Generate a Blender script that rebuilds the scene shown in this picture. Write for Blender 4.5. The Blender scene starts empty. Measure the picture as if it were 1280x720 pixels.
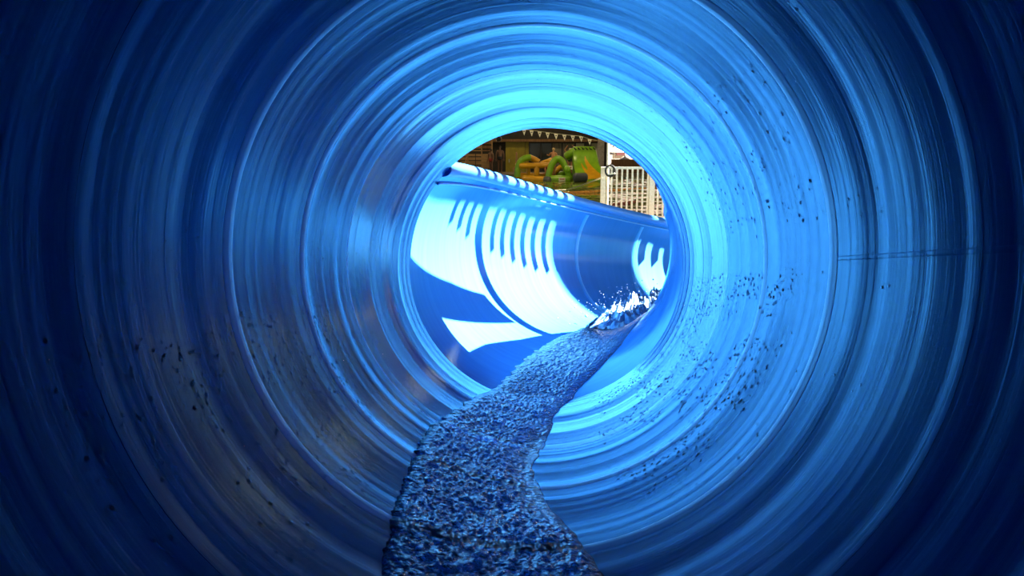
import bpy, bmesh, math, random
import numpy as np
from mathutils import Vector, noise as mn

random.seed(7)
rng = np.random.default_rng(7)
C = bpy.context.scene.collection
scn = bpy.context.scene

# ------------------------------------------------------------------ camera
PITCH = math.radians(10.0)
CP, SP = math.cos(PITCH), math.sin(PITCH)
CAM_Z = 1.6                      # eye height above the pool deck
cam_d = bpy.data.cameras.new('camera'); cam_d.lens = 28; cam_d.sensor_width = 36
cam_d.clip_start = 0.02; cam_d.clip_end = 400
cam = bpy.data.objects.new('camera', cam_d); C.objects.link(cam)
cam.location = (0, 0, CAM_Z); cam.rotation_euler = (math.pi/2 - PITCH, 0, 0)
scn.camera = cam

# ------------------------------------------------------------------ world, sun, exposure
world = bpy.data.worlds.new('sky'); scn.world = world; world.use_nodes = True
wn = world.node_tree.nodes; wl = world.node_tree.links
sky = wn.new('ShaderNodeTexSky'); sky.sky_type = 'NISHITA'; sky.sun_disc = False
sky.sun_elevation = math.radians(38); sky.sun_rotation = math.radians(90)
sky.air_density = 1.0; sky.dust_density = .1; sky.ozone_density = 5.0
bg = wn['Background']; bg.inputs['Strength'].default_value = 0.14
wl.new(sky.outputs['Color'], bg.inputs['Color'])

SUN_EL, SUN_AZ = math.radians(37.5), math.radians(2.0)     # azimuth measured from +X towards +Y
SUN = Vector((math.cos(SUN_EL)*math.cos(SUN_AZ), math.cos(SUN_EL)*math.sin(SUN_AZ), math.sin(SUN_EL)))
sd = bpy.data.lights.new('sun', 'SUN'); sd.energy = 100; sd.angle = math.radians(0.53); sd.color = (1, .95, .86)
so = bpy.data.objects.new('sun', sd); C.objects.link(so)
so.rotation_euler = SUN.to_track_quat('Z', 'Y').to_euler()

scn.view_settings.view_transform = 'Standard'; scn.view_settings.look = 'None'
scn.view_settings.exposure = -0.75; scn.view_settings.gamma = 1.0
scn.view_settings.use_curve_mapping = False
cy = scn.cycles
cy.max_bounces = 14; cy.diffuse_bounces = 8; cy.glossy_bounces = 6; cy.transmission_bounces = 8
cy.transparent_max_bounces = 8; cy.caustics_reflective = False; cy.caustics_refractive = False
cy.sample_clamp_indirect = 12; cy.use_denoising = True

# ------------------------------------------------------------------ helpers
def tag(o, label=None, cat=None, group=None, kind=None):
    if label: o['label'] = label
    if cat: o['category'] = cat
    if group: o['group'] = group
    if kind: o['kind'] = kind
    return o

def empty(name, loc=(0, 0, 0), rotz=0, **k):
    o = bpy.data.objects.new(name, None); C.objects.link(o)
    o.location = loc; o.rotation_euler = (0, 0, rotz); o.empty_display_size = .1
    return tag(o, **k)

def link_mesh(name, me, m, parent=None, smooth=False, **k):
    if m is not None: me.materials.append(m)
    if smooth: me.polygons.foreach_set('use_smooth', [True]*len(me.polygons))
    o = bpy.data.objects.new(name, me); C.objects.link(o)
    if parent is not None: o.parent = parent
    return tag(o, **k)

class MB:
    """collects simple shapes into one mesh"""
    def __init__(s): s.v = []; s.f = []
    def add(s, vs, fs):
        n = len(s.v); s.v += [tuple(p) for p in vs]; s.f += [tuple(i+n for i in f) for f in fs]; return s
    def box(s, c, d, rz=0, rx=0, ry=0):
        from mathutils import Euler
        M = Euler((rx, ry, rz)).to_matrix()
        vs = [Vector(c) + M @ Vector((x*d[0]/2, y*d[1]/2, z*d[2]/2)) for x in (-1, 1) for y in (-1, 1) for z in (-1, 1)]
        return s.add(vs, [(0,1,3,2),(4,6,7,5),(0,4,5,1),(2,3,7,6),(0,2,6,4),(1,5,7,3)])
    def bar(s, a, b, w, h=None, up=(0, 0, 1)):
        h = h or w; a, b = Vector(a), Vector(b); d = (b-a).normalized(); u = Vector(up)
        if abs(d.dot(u)) > .95: u = Vector((0, 1, 0))
        r = d.cross(u).normalized(); u = r.cross(d)
        vs = [p + r*x*w/2 + u*z*h/2 for p in (a, b) for x, z in ((-1,-1),(1,-1),(1,1),(-1,1))]
        return s.add(vs, [(3,2,1,0),(4,5,6,7),(0,1,5,4),(1,2,6,5),(2,3,7,6),(3,0,4,7)])
    def tube(s, pts, r, n=12, closed=False, cap=True):
        pts = [Vector(p) for p in pts]; m = len(pts)
        rr = r if isinstance(r, (list, tuple)) else [r]*m
        vs = []; prev = None
        for i, p in enumerate(pts):
            if closed: d = (pts[(i+1) % m] - pts[i-1])
            else: d = pts[min(i+1, m-1)] - pts[max(i-1, 0)]
            d.normalize()
            if prev is None:
                u = Vector((0, 0, 1)) if abs(d.z) < .9 else Vector((1, 0, 0))
            else: u = prev
            a = (u - d*u.dot(d)).normalized(); prev = a; b = d.cross(a)
            vs += [p + (a*math.cos(2*math.pi*k/n) + b*math.sin(2*math.pi*k/n))*rr[i] for k in range(n)]
        fs = []
        for i in range(m if closed else m-1):
            for k in range(n):
                j = (i+1) % m
                fs.append((i*n+k, i*n+(k+1) % n, j*n+(k+1) % n, j*n+k))
        if cap and not closed: fs += [tuple(range(n))[::-1], tuple((m-1)*n+k for k in range(n))]
        return s.add(vs, fs)
    def round_tube(s, a, b, r, n=14, bulge=.6):
        """inflated cylinder with domed ends"""
        a, b = Vector(a), Vector(b); d = (b-a).normalized()
        pts = [a-d*r*bulge*.98, a-d*r*bulge*.8, a-d*r*bulge*.4, a, b, b+d*r*bulge*.4, b+d*r*bulge*.8, b+d*r*bulge*.98]
        return s.tube(pts, [r*.15, r*.62, r*.92, r, r, r*.92, r*.62, r*.15], n)
    def ball(s, c, r, n=10, m=7):
        r = (r, r, r) if not isinstance(r, (tuple, list)) else r
        vs = []; fs = []
        for i in range(m+1):
            t = math.pi*i/m
            for k in range(n):
                p = 2*math.pi*k/n
                vs.append((c[0]+r[0]*math.sin(t)*math.cos(p), c[1]+r[1]*math.sin(t)*math.sin(p), c[2]+r[2]*math.cos(t)))
        for i in range(m):
            for k in range(n):
                fs.append((i*n+k, (i+1)*n+k, (i+1)*n+(k+1) % n, i*n+(k+1) % n))
        return s.add(vs, fs)
    def prism(s, poly, axis_vec):
        a = Vector(axis_vec); n = len(poly)
        vs = [Vector(p) for p in poly] + [Vector(p)+a for p in poly]
        fs = [tuple(range(n))[::-1], tuple(range(n, 2*n))] + [(i, (i+1) % n, n+(i+1) % n, n+i) for i in range(n)]
        return s.add(vs, fs)
    def build(s, name, m, parent=None, smooth=False, **k):
        me = bpy.data.meshes.new(name); me.from_pydata(s.v, [], s.f); me.validate()
        bm = bmesh.new(); bm.from_mesh(me); bmesh.ops.recalc_face_normals(bm, faces=bm.faces); bm.to_mesh(me); bm.free()
        return link_mesh(name, me, m, parent, smooth, **k)

def grid_mesh(name, V, uv=None, close=False, flip=False):
    """V: (n,m,3) array -> quad grid mesh"""
    n, m = V.shape[:2]
    idx = np.arange(n*m).reshape(n, m)
    if close: nxt = np.roll(idx, -1, 1); a = idx[:-1]; b = nxt[:-1]; c = nxt[1:]; d = idx[1:]
    else: a = idx[:-1, :-1]; b = idx[:-1, 1:]; c = idx[1:, 1:]; d = idx[1:, :-1]
    q = np.stack([a, b, c, d] if not flip else [d, c, b, a], -1).reshape(-1, 4)
    me = bpy.data.meshes.new(name)
    me.vertices.add(n*m); me.vertices.foreach_set('co', V.reshape(-1).astype(np.float32))
    me.loops.add(len(q)*4); me.loops.foreach_set('vertex_index', q.reshape(-1).astype(np.int32))
    me.polygons.add(len(q)); me.polygons.foreach_set('loop_start', (np.arange(len(q))*4).astype(np.int32))
    me.polygons.foreach_set('loop_total', np.full(len(q), 4, np.int32))
    me.update(calc_edges=True)
    if uv is not None:
        l = me.uv_layers.new(name='UVMap'); l.data.foreach_set('uv', uv.reshape(-1, 2)[q.reshape(-1)].reshape(-1).astype(np.float32))
    me.validate()
    return me

# ---- materials
def mat(name, color, rough=.5, metal=0, coat=0, spec=.5, emit=None, estr=0, trans=0, ior=1.45):
    m = bpy.data.materials.new(name); m.use_nodes = True
    b = m.node_tree.nodes['Principled BSDF']
    b.inputs['Base Color'].default_value = (*color, 1); b.inputs['Roughness'].default_value = rough
    b.inputs['Metallic'].default_value = metal; b.inputs['Coat Weight'].default_value = coat
    b.inputs['Specular IOR Level'].default_value = spec; b.inputs['IOR'].default_value = ior
    b.inputs['Transmission Weight'].default_value = trans
    if emit: b.inputs['Emission Color'].default_value = (*emit, 1); b.inputs['Emission Strength'].default_value = estr
    return m

def nd(m, t): return m.node_tree.nodes.new(t)
def noisy(m, color2, scale=8, lo=.4, hi=.65, coord='Object', stretch=(1, 1, 1), bump=0, detail=5):
    """mixes a second colour in by noise, with optional relief"""
    nt = m.node_tree; b = nt.nodes['Principled BSDF']
    tc = nd(m, 'ShaderNodeTexCoord'); mp = nd(m, 'ShaderNodeMapping'); mp.inputs['Scale'].default_value = stretch
    nz = nd(m, 'ShaderNodeTexNoise'); nz.inputs['Scale'].default_value = scale; nz.inputs['Detail'].default_value = detail
    cr = nd(m, 'ShaderNodeValToRGB'); cr.color_ramp.elements[0].position = lo; cr.color_ramp.elements[1].position = hi
    cr.color_ramp.elements[0].color = b.inputs['Base Color'].default_value; cr.color_ramp.elements[1].color = (*color2, 1)
    nt.links.new(tc.outputs[coord], mp.inputs[0]); nt.links.new(mp.outputs[0], nz.inputs['Vector'])
    nt.links.new(nz.outputs[0], cr.inputs[0]); nt.links.new(cr.outputs[0], b.inputs['Base Color'])
    if bump:
        bp = nd(m, 'ShaderNodeBump'); bp.inputs['Strength'].default_value = bump; bp.inputs['Distance'].default_value = .02
        nt.links.new(nz.outputs[0], bp.inputs['Height']); nt.links.new(bp.outputs[0], b.inputs['Normal'])
    return m

def gelcoat(name, base, base2, ringbump, grough, tint=(.46, .80, 1), ior=1.32):
    """glossy blue fibreglass, a pigmented body under a blue-tinted gloss. UV.x = turn around the tube, UV.y = run along it"""
    m = bpy.data.materials.new(name); m.use_nodes = True; nt = m.node_tree; nt.nodes.clear(); L = nt.links.new
    out = nd(m, 'ShaderNodeOutputMaterial'); mixs = nd(m, 'ShaderNodeMixShader'); df = nd(m, 'ShaderNodeBsdfDiffuse'); gl = nd(m, 'ShaderNodeBsdfGlossy')
    fr = nd(m, 'ShaderNodeFresnel'); fr.inputs['IOR'].default_value = ior
    gl.inputs['Color'].default_value = (*tint, 1)
    L(fr.outputs[0], mixs.inputs[0]); L(df.outputs[0], mixs.inputs[1]); L(gl.outputs[0], mixs.inputs[2]); L(mixs.outputs[0], out.inputs[0])
    uv = nd(m, 'ShaderNodeUVMap'); uv.uv_map = 'UVMap'
    def nz(sx, sy, det, r=.55):
        mp = nd(m, 'ShaderNodeMapping'); mp.inputs['Scale'].default_value = (sx, sy, 1); L(uv.outputs[0], mp.inputs[0])
        n = nd(m, 'ShaderNodeTexNoise'); n.inputs['Scale'].default_value = 1; n.inputs['Detail'].default_value = det
        n.inputs['Roughness'].default_value = r; L(mp.outputs[0], n.inputs['Vector']); return n
    rings = nz(2.5, 12, 4, .6)          # laid-up bands round the tube
    fine = nz(5, 90, 3)
    blot = nz(7, 2.2, 3)
    cr = nd(m, 'ShaderNodeValToRGB'); cr.color_ramp.elements[0].position = .36; cr.color_ramp.elements[1].position = .66
    cr.color_ramp.elements[0].color = (*base, 1); cr.color_ramp.elements[1].color = (*base2, 1)
    L(rings.outputs[0], cr.inputs[0]); L(cr.outputs[0], df.inputs['Color'])
    ro = nd(m, 'ShaderNodeMapRange'); ro.inputs[1].default_value = .3; ro.inputs[2].default_value = .7
    ro.inputs[3].default_value = grough*.5; ro.inputs[4].default_value = grough*1.6
    ad = nd(m, 'ShaderNodeMath'); ad.operation = 'ADD'; h1 = nd(m, 'ShaderNodeMath'); h1.operation = 'MULTIPLY'; h1.inputs[1].default_value = .5
    L(rings.outputs[0], ad.inputs[0]); L(blot.outputs[0], ad.inputs[1]); L(ad.outputs[0], h1.inputs[0]); L(h1.outputs[0], ro.inputs[0])
    L(ro.outputs[0], gl.inputs['Roughness'])
    bp = nd(m, 'ShaderNodeBump'); bp.inputs['Strength'].default_value = ringbump; bp.inputs['Distance'].default_value = .004
    mx = nd(m, 'ShaderNodeMath'); mx.operation = 'MULTIPLY_ADD'; mx.inputs[1].default_value = .2
    L(fine.outputs[0], mx.inputs[0]); L(rings.outputs[0], mx.inputs[2]); L(mx.outputs[0], bp.inputs['Height'])
    for n in (df, gl, fr): L(bp.outputs[0], n.inputs['Normal'])
    return m

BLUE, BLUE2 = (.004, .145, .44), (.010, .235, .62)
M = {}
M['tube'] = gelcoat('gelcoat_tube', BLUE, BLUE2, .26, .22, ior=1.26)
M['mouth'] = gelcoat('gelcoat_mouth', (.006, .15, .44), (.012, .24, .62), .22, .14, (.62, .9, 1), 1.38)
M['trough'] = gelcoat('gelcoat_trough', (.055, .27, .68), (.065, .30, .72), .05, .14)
M['seal'] = gelcoat('gelcoat_seal', (.06, .42, .88), (.08, .46, .90), .05, .36, (.7, .92, 1), 1.45)  # paler joints: the light their ridges catch is put into the colour
M['lip'] = mat('gelcoat_lip', (.05, .24, .66), .4, spec=.2)
M['seal_plain'] = mat('gelcoat_bead', (.22, .50, .85), .4, spec=.2)  # light ledge line put into the colour, no sun reaches it
M['steel'] = noisy(mat('galvanised_steel', (.45, .46, .47), .45, metal=.8), (.33, .34, .35), 20)
M['white_paint'] = noisy(mat('white_paint', (.78, .76, .70), .45), (.66, .63, .56), 30)
M['concrete'] = noisy(mat('concrete', (.42, .38, .32), .85), (.31, .28, .24), 6, bump=.2)
M['deck'] = noisy(mat('deck_tiles', (.24, .19, .13), .6), (.17, .13, .09), 3)
M['grass'] = noisy(mat('grass', (.035, .06, .012), .8), (.05, .085, .018), 9, bump=.3)
M['basin'] = noisy(mat('turquoise_basin', (.07, .36, .58), .25), (.10, .44, .66), 2)
M['timber'] = noisy(mat('timber', (.36, .215, .085), .65), (.24, .135, .05), 6, stretch=(.4, 4, 4))
M['timber_dark'] = noisy(mat('timber_dark', (.20, .105, .04), .7), (.12, .06, .022), 6, stretch=(3, 3, .3))
M['wall_dark'] = noisy(mat('wall_dark', (.032, .025, .016), .8), (.02, .016, .011), 4)
M['frame_dark'] = mat('frame_dark', (.025, .022, .02), .5)
M['yellow_panel'] = noisy(mat('yellow_panel', (.30, .24, .015), .5), (.24, .19, .012), 3)
M['glass_dark'] = mat('glass_dark', (.02, .022, .02), .08)
M['curtain'] = noisy(mat('curtain', (.20, .185, .12), .8), (.10, .095, .06), 5, stretch=(6, 1, .3))
M['roof'] = mat('roof_underside', (.16, .135, .10), .8)
M['green_vinyl'] = noisy(mat('green_vinyl', (.24, .46, .012), .35, coat=.3), (.18, .37, .01), 3)
M['yellow_vinyl'] = noisy(mat('yellow_vinyl', (.72, .36, .008), .35, coat=.3), (.62, .29, .008), 3)
M['grey_vinyl'] = mat('grey_vinyl', (.075, .08, .085), .4)
M['black'] = mat('black_webbing', (.015, .015, .015), .6)
M['label'] = mat('white_label', (.75, .72, .62), .6)
M['pennant'] = mat('pennant_cloth', (.82, .78, .64), .8)
M['rope'] = mat('rope', (.60, .55, .40), .8)
M['lane'] = noisy(mat('lane_float', (.70, .30, .04), .5), (.55, .2, .03), 9)
M['red'] = mat('red_float', (.50, .09, .035), .5)
M['skin'] = mat('skin', (.52, .23, .10), .5)
M['skin_dark'] = mat('skin_shaded', (.36, .17, .08), .5)  # darker copy of the skin, with shade put into its colour
M['skin_deep'] = mat('skin_deep', (.15, .075, .04), .5)  # skin of the figures in the dark, shade mixed into the tone
M['hair_fair'] = mat('hair_fair', (.62, .42, .20), .6)
M['hair_dark'] = mat('hair_dark', (.03, .02, .014), .6)
M['swim_dark'] = mat('swimwear_dark', (.02, .02, .025), .7)
M['swim_red'] = mat('swimwear_red', (.22, .02, .015), .7)
M['swim_teal'] = mat('swimwear_pale', (.55, .55, .45), .7)
M['parasol'] = mat('parasol_cloth', (.82, .80, .76), .8)
M['facade'] = noisy(mat('facade_render', (.42, .36, .31), .8), (.33, .28, .24), 2)
M['brick_tone'] = noisy(mat('brown_render', (.22, .10, .03), .85), (.14, .065, .022), 3)
M['maroon'] = mat('maroon_shutter', (.10, .02, .02), .6)
M['leaf'] = noisy(mat('hedge_leaves', (.05, .10, .015), .7), (.09, .15, .02), 5)
M['pool_tile'] = noisy(mat('pool_tile', (.30, .36, .14), .5), (.20, .26, .09), 2)

def water_mat(name, tint, rough, bump_scale, bump, stretch=(1, 1, 1), dist=.01):
    m = bpy.data.materials.new(name); m.use_nodes = True; nt = m.node_tree; L = nt.links.new
    b = nt.nodes['Principled BSDF']
    b.inputs['Base Color'].default_value = (*tint, 1); b.inputs['Roughness'].default_value = rough
    b.inputs['Transmission Weight'].default_value = 1; b.inputs['IOR'].default_value = 1.333; b.inputs['Specular Tint'].default_value = (.55, .82, 1, 1)
    tc = nd(m, 'ShaderNodeTexCoord'); mp = nd(m, 'ShaderNodeMapping'); mp.inputs['Scale'].default_value = stretch
    nz = nd(m, 'ShaderNodeTexNoise'); nz.inputs['Scale'].default_value = bump_scale; nz.inputs['Detail'].default_value = 3
    bp = nd(m, 'ShaderNodeBump'); bp.inputs['Strength'].default_value = bump; bp.inputs['Distance'].default_value = dist
    L(tc.outputs['Object'], mp.inputs[0]); L(mp.outputs[0], nz.inputs['Vector']); L(nz.outputs[0], bp.inputs['Height']); L(bp.outputs[0], b.inputs['Normal'])
    return m
M['stream'] = water_mat('flowing_water', (.03, .19, .52), .09, 80, .6)
M['drop'] = mat('water_drop', (.85, .93, 1), .02, trans=1, ior=1.333)
M['foam'] = noisy(mat('foam', (.09, .19, .34), .6), (.42, .50, .60), 18, .46, .68)

# ------------------------------------------------------------------ the slide's run, in tube radii, in the camera's own tilt
R = 0.45
K = (3.8, 2.22348433e-01, 1.49021692e-01, -4.07827798e-02, 1.57390627e-03)
S_MIN, S_END, S_MAX, DS = -8.0, 5.85, 16.0, .01
_s = np.arange(S_MIN, S_MAX + .05, DS); _t = np.clip(_s - S_END, 0, None); _sp = np.clip(_s, 0, None)
_th = np.where(_s < S_END, np.arctan(2*.00687*_sp), np.radians(4.6 + K[0]*_t + K[1]*_t*_t))
_dz = np.where(_s < S_END, .016, K[2] + K[3]*_t + K[4]*_t*_t)
def _int(a):
    c = np.cumsum(a)*DS; return c - np.interp(0, _s, c)
_x, _y, _z = _int(np.sin(_th)), _int(np.cos(_th)), .08 + _int(_dz)
def to_world(P):
    P = np.asarray(P, float)*R
    return np.stack([P[..., 0], P[..., 1]*CP + P[..., 2]*SP, -P[..., 1]*SP + P[..., 2]*CP + CAM_Z], -1)
def wall_pt(s, phi, r=1.0):
    """point of the slide's wall: run s, turn phi in degrees (0 right, 90 top, 180 left, 270 bottom), radius r -> world"""
    s = np.asarray(s, float); a = np.radians(phi)
    x, y, z, th = (np.interp(s, _s, q) for q in (_x, _y, _z, _th))
    c = np.cos(a)*r
    return to_world(np.stack(np.broadcast_arrays(x + c*np.cos(th), y - c*np.sin(th), z + np.sin(a)*r), -1))
def wp(s, phi, r=1.0): return Vector(wall_pt(s, phi, r).tolist())

# ------------------------------------------------------------------ setting: ground, pool hall, surroundings
def at(px, py, Y):
    """world point seen at (px,py) of the 1280x720 frame, Y metres ahead"""
    f = 1280*28/36
    X, Z = (px-640)/f, (360-py)/f
    d = Vector((X, CP + Z*SP, -SP + Z*CP)); return d*(Y/d.y) + Vector((0, 0, CAM_Z))

POOL_Y0, POOL_Y1, POOL_X0, POOL_X1, WATER_Z = 18.2, 49.0, -16, 10, -.2
def slab(name, x0, x1, y0, y1, z0, z1, m, **k):
    return MB().box(((x0+x1)/2, (y0+y1)/2, (z0+z1)/2), (x1-x0, y1-y0, z1-z0)).build(name, m, **k)
fl = empty('floor', kind='structure')
for x0, x1, y0, y1 in ((-60, 60, 15.0, POOL_Y0), (-60, POOL_X0, POOL_Y0, POOL_Y1), (POOL_X1, 60, POOL_Y0, POOL_Y1), (-60, 60, POOL_Y1, 120)):
    slab('deck_slab', x0, x1, y0, y1, -1.6, 0, M['deck']).parent = fl
slab('lawn', -60, 60, -30, 15.0, -1.6, -.01, M['grass']).parent = fl  # unseen ground made dark green to keep warm bounce out of the tube
spz = [slab('splash_pool_basin', 3.2, 13, 2.5, 14.2, -.3, .03, M['basin'])]  # unseen basin added to throw blue bounce into the tube
for x0, x1, y0, y1 in ((3.0, 13.2, 2.3, 2.5), (3.0, 13.2, 14.2, 14.4), (3.0, 3.2, 2.5, 14.2), (13, 13.2, 2.5, 14.2)):
    spz.append(slab('kerb', x0, x1, y0, y1, -.3, .14, M['concrete']))
for o_ in spz: o_.parent = fl
slab('pool_floor', POOL_X0, POOL_X1, POOL_Y0, POOL_Y1, -1.7, -1.5, M['pool_tile']).parent = fl
# pool water: a rippled sheet
nx, ny = 150, 220
gx = np.linspace(-7, 10, nx); gy = POOL_Y0 + (POOL_Y1-POOL_Y0)*np.linspace(0, 1, ny)**1.25
V = np.zeros((ny, nx, 3)); V[..., 0] = gx; V[..., 1] = gy[:, None]
ph = rng.uniform(0, 6.28, 14); kx = rng.uniform(-2.2, 2.2, 14); ky = rng.uniform(1.2, 5.0, 14)
V[..., 2] = WATER_Z + sum(.011/np.sqrt(1+ky[i]*.3)*np.sin(kx[i]*V[..., 0] + ky[i]*V[..., 1] + ph[i]) for i in range(14))
pm = mat('pool_water', (.17, .21, .022), .04, spec=.5, ior=1.333)
link_mesh('pool_water', grid_mesh('pool_water', V), pm, smooth=True, kind='stuff',
          label='rippled green-gold pool water around the inflatables', category=None) if False else \
    tag(link_mesh('pool_water', grid_mesh('pool_water', V), pm, smooth=True), 'rippled green-gold pool water around the inflatables', 'water', kind='stuff')

# hall: back wall with its pieces, roof, columns
WY = 54.0
wb = empty('wall_back', kind='structure')
def on_wall(name, px0, py0, px1, py1, m, depth=.1, parent=wb, Y=None, **k):
    Y = Y or WY
    a, b = at(px0, py0, Y), at(px1, py1, Y)
    return MB().box(((a.x+b.x)/2, Y - depth/2, (a.z+b.z)/2), (abs(b.x-a.x), depth, abs(a.z-b.z))).build(name, m, parent, **k)
MB().box((-7, WY+.15, 2.6), (27, .3, 5.2)).build('wall_core', M['wall_dark'], wb)
on_wall('bulkhead', 500, 150, 748, 174, M['wall_dark'], .5)
on_wall('string_course', 600, 174, 748, 177.3, M['timber_dark'], .58)
cl_ = slab('ceiling', -20, 20, 18.6, WY+.3, 5.0, 5.3, M['roof'], kind='structure')
slab('ceiling_panel', 6, 20, WY+.3, 65, 5.0, 5.3, M['roof']).parent = cl_  # unseen roof extension added to shade the deck behind the hall
col = slab('column', 5.62, 6.0, 52.6, 53.1, 0, 5.0, M['concrete'], kind='structure'); col.name = 'trim_1'
for cx_ in (-14, 19.7):
    slab('trim_2', cx_-.2, cx_+.2, 20.2, 20.6, 0, 5.0, M['concrete'], kind='structure')
M['lamp'] = mat('lamp_panel', (.8, .7, .5), .5, emit=(1, .80, .48), estr=30)  # for lamps added under the unseen ceiling to brighten the hall
for i, (lx_, ly_) in enumerate(((-3, 30), (2.5, 30), (8, 30), (-3, 42), (2.5, 42), (8, 42), (-3, 50), (2.5, 50))):
    cl = empty('ceiling_light', (lx_, ly_, 5.0), label='warm ceiling lamp panel of the pool hall, ' + ('left', 'middle', 'right')[round((lx_+3)/5.5)] + ' of the ' + {30: 'row nearest the slide', 42: 'middle row', 50: 'row nearest the back wall'}[ly_], cat='ceiling light', group='ceiling lights of the pool hall')
    MB().box((0, 0, -.05), (2.2, 1.1, .1)).build('frame', M['concrete'], cl)
    MB().box((0, 0, -.11), (2.0, .9, .03)).build('diffuser', M['lamp'], cl)
d1 = empty('door_1', kind='structure')
on_wall('door_panel', 632, 176, 656, 222, M['yellow_panel'], .14, d1)
on_wall('door_panel', 656.6, 176, 661, 222, M['yellow_panel'], .10, d1)
on_wall('door_handle', 636, 199, 637, 203, M['steel'], .22, d1)
w1 = empty('window_1', kind='structure')
for i, (a, b) in enumerate(((662, 675.5), (676.5, 689), (690, 702), (703, 718))):
    on_wall('pane', a, 179, b, 222, M['glass_dark'] if i < 2 else M['curtain'], .05, w1)
for a in (661.5, 676, 689.5, 702.5, 718.5):
    on_wall('mullion', a-.6, 178, a+.6, 222, M['frame_dark'], .16, w1)
w2 = empty('window_2', kind='structure')
on_wall('pane', 720, 179, 730, 206, mat('bright_curtain', (.46, .44, .32), .8), .06, w2)
on_wall('pane', 738, 179, 747, 206, mat('bright_curtain', (.46, .44, .32), .8), .06, w2)
on_wall('pier', 730, 177, 738, 215, M['frame_dark'], .2, w2)

slab('wall_right', 6.4, 17, 51.5, 52.0, 0, .85, M['timber_dark'], kind='structure')
# bright buildings past the hall's open corner, turned to the sun
def yaw_box(mb, c, d, rz): return mb.box(c, d, rz)
fb = empty('white_building', at(772, 186, 74) * 1, 0, label='sunlit white building past the right corner of the pool hall', cat='building')
fb.location.z = 0; fb.rotation_euler.z = math.radians(14)
MB().box((0, 2.0, 3.0), (16, 4, 6)).build('facade', M['facade'], fb)
for i, x in enumerate((-5.2, -3.4, -1.6, .3, 2.1, 4.0)):
    w = MB().box((x, -.03, 1.65), (.8, .1, 1.5)).build('shutter', M['maroon'], fb)
    MB().box((x, -.02, 4.4), (.8, .1, 1.3)).build('shutter', M['maroon'], fb)
MB().box((0, -.1, 2.75), (16, .25, .18)).build('cornice', M['concrete'], fb)

# added unseen building whose warm colour reflects in the tube through its open side
bh = empty('timber_pavilion', (25, 42, 0), math.radians(50), label='long warm timber pavilion on the right of the pool hall, out of frame', cat='building')
MB().box((0, 2, 1.9), (17, 4, 3.8)).build('wall', M['brick_tone'], bh)
MB().box((0, 2, 3.95), (18, 5, .3)).build('roof', M['roof'], bh)
lf = empty('clipped_hedge', (-9, 8, 0), 0, label='clipped green hedge on the deck left of the slide', cat='hedge')
MB().box((0, 0, .9), (1.2, 22, 1.8)).build('foliage', M['leaf'], lf)

# ------------------------------------------------------------------ the water slide
ws = empty('water_slide', (0, 0, 0), label='glossy blue fibreglass tube slide opening into a curving open trough', cat='water slide')
SEAMS = [-4.0, 0.0, .9, 1.75, 2.62, 3.43, 4.20]
_rn = np.random.default_rng(11)
_wl = np.concatenate([_rn.uniform(.05, .12, 6), _rn.uniform(.14, .35, 7), _rn.uniform(.4, .8, 4)])
_wp = _rn.uniform(0, 6.28, len(_wl)); _wa = .0022*_wl*_rn.uniform(.5, 1.2, len(_wl))
_mouth_s = np.linspace(4.2, 5.85, 60)
_mb = np.interp(_mouth_s, [4.2, 5.25, 5.4, 5.85], [-.012, -.05, 0, 0])
_mouth_r = np.cumsum(_mb)*(_mouth_s[1]-_mouth_s[0]); _mouth_r += 1 - _mouth_r[-1]
def ring_r(s):
    """slight hand-laid waviness along the tube; the sections flare a little, and the last one narrows to the mouth"""
    s = np.asarray(s, float)
    k = np.searchsorted(np.array(SEAMS), s, side='right') - 1
    a0 = np.array([S_MIN] + SEAMS)[k+1]; fl_ = np.array([0, 0, 0, .0008, .0008, .0008, .001, 0])[k+1]
    coarse = np.where(k == len(SEAMS)-1, np.interp(s, _mouth_s, _mouth_r), 1 - .0004*(fl_ > 0) + fl_*(s-a0))
    w_ = np.where(s > S_END, 0, 1); coarse = np.where(s >= S_END, 1, coarse)
    return coarse + w_*sum(a*np.sin(2*np.pi*s/l + p) for a, l, p in zip(_wa, _wl, _wp))

def shell(name, s0, s1, f0, f1, m, ds=.02, nf=144, radius=ring_r, thick=.028, closed=False, parent=ws):
    """a piece of slide wall with real thickness: inner skin + outer skin + rims. f0/f1: degrees, numbers or functions of s"""
    ns = max(2, int(round((s1-s0)/ds))+1); s = np.linspace(s0, s1, ns)
    F0 = np.array([f0(q) if callable(f0) else f0 for q in s]); F1 = np.array([f1(q) if callable(f1) else f1 for q in s])
    t = np.linspace(0, 1, nf+1)
    PH = F0[:, None] + (F1-F0)[:, None]*t; S2 = np.repeat(s[:, None], nf+1, 1); rr = radius(np.clip(s, s0+1e-5, s1-1e-5))[:, None]
    inn = wall_pt(S2, PH, rr*np.ones_like(PH)); out = wall_pt(S2, PH, np.maximum(1+thick, rr+.012)*np.ones_like(PH))
    uv1 = np.stack([PH/360, S2], -1)
    # walk round the section: inner edge to edge, then the outer skin back
    loopV = np.concatenate([inn, out[:, ::-1]], 1); loopUV = np.concatenate([uv1, uv1[:, ::-1]], 1)
    if closed:   # full circles: two separate skins
        me1 = grid_mesh(name, inn, uv1); me2 = out
        V = np.concatenate([out[:1], inn, out[-1:], out[::-1]], 0); UV = np.concatenate([uv1[:1], uv1, uv1[-1:], uv1[::-1]], 0)
        bpy.data.meshes.remove(me1)
        me = grid_mesh(name, V, UV)
    else:
        V = np.concatenate([loopV, loopV[:, :1]], 1); UV = np.concatenate([loopUV, loopUV[:, :1]], 1)
        me = grid_mesh(name, V, UV)
    o = link_mesh(name, me, m, parent, smooth=True)
    try: me.set_sharp_from_angle(angle=math.radians(40))
    except Exception: pass
    return o

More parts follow.
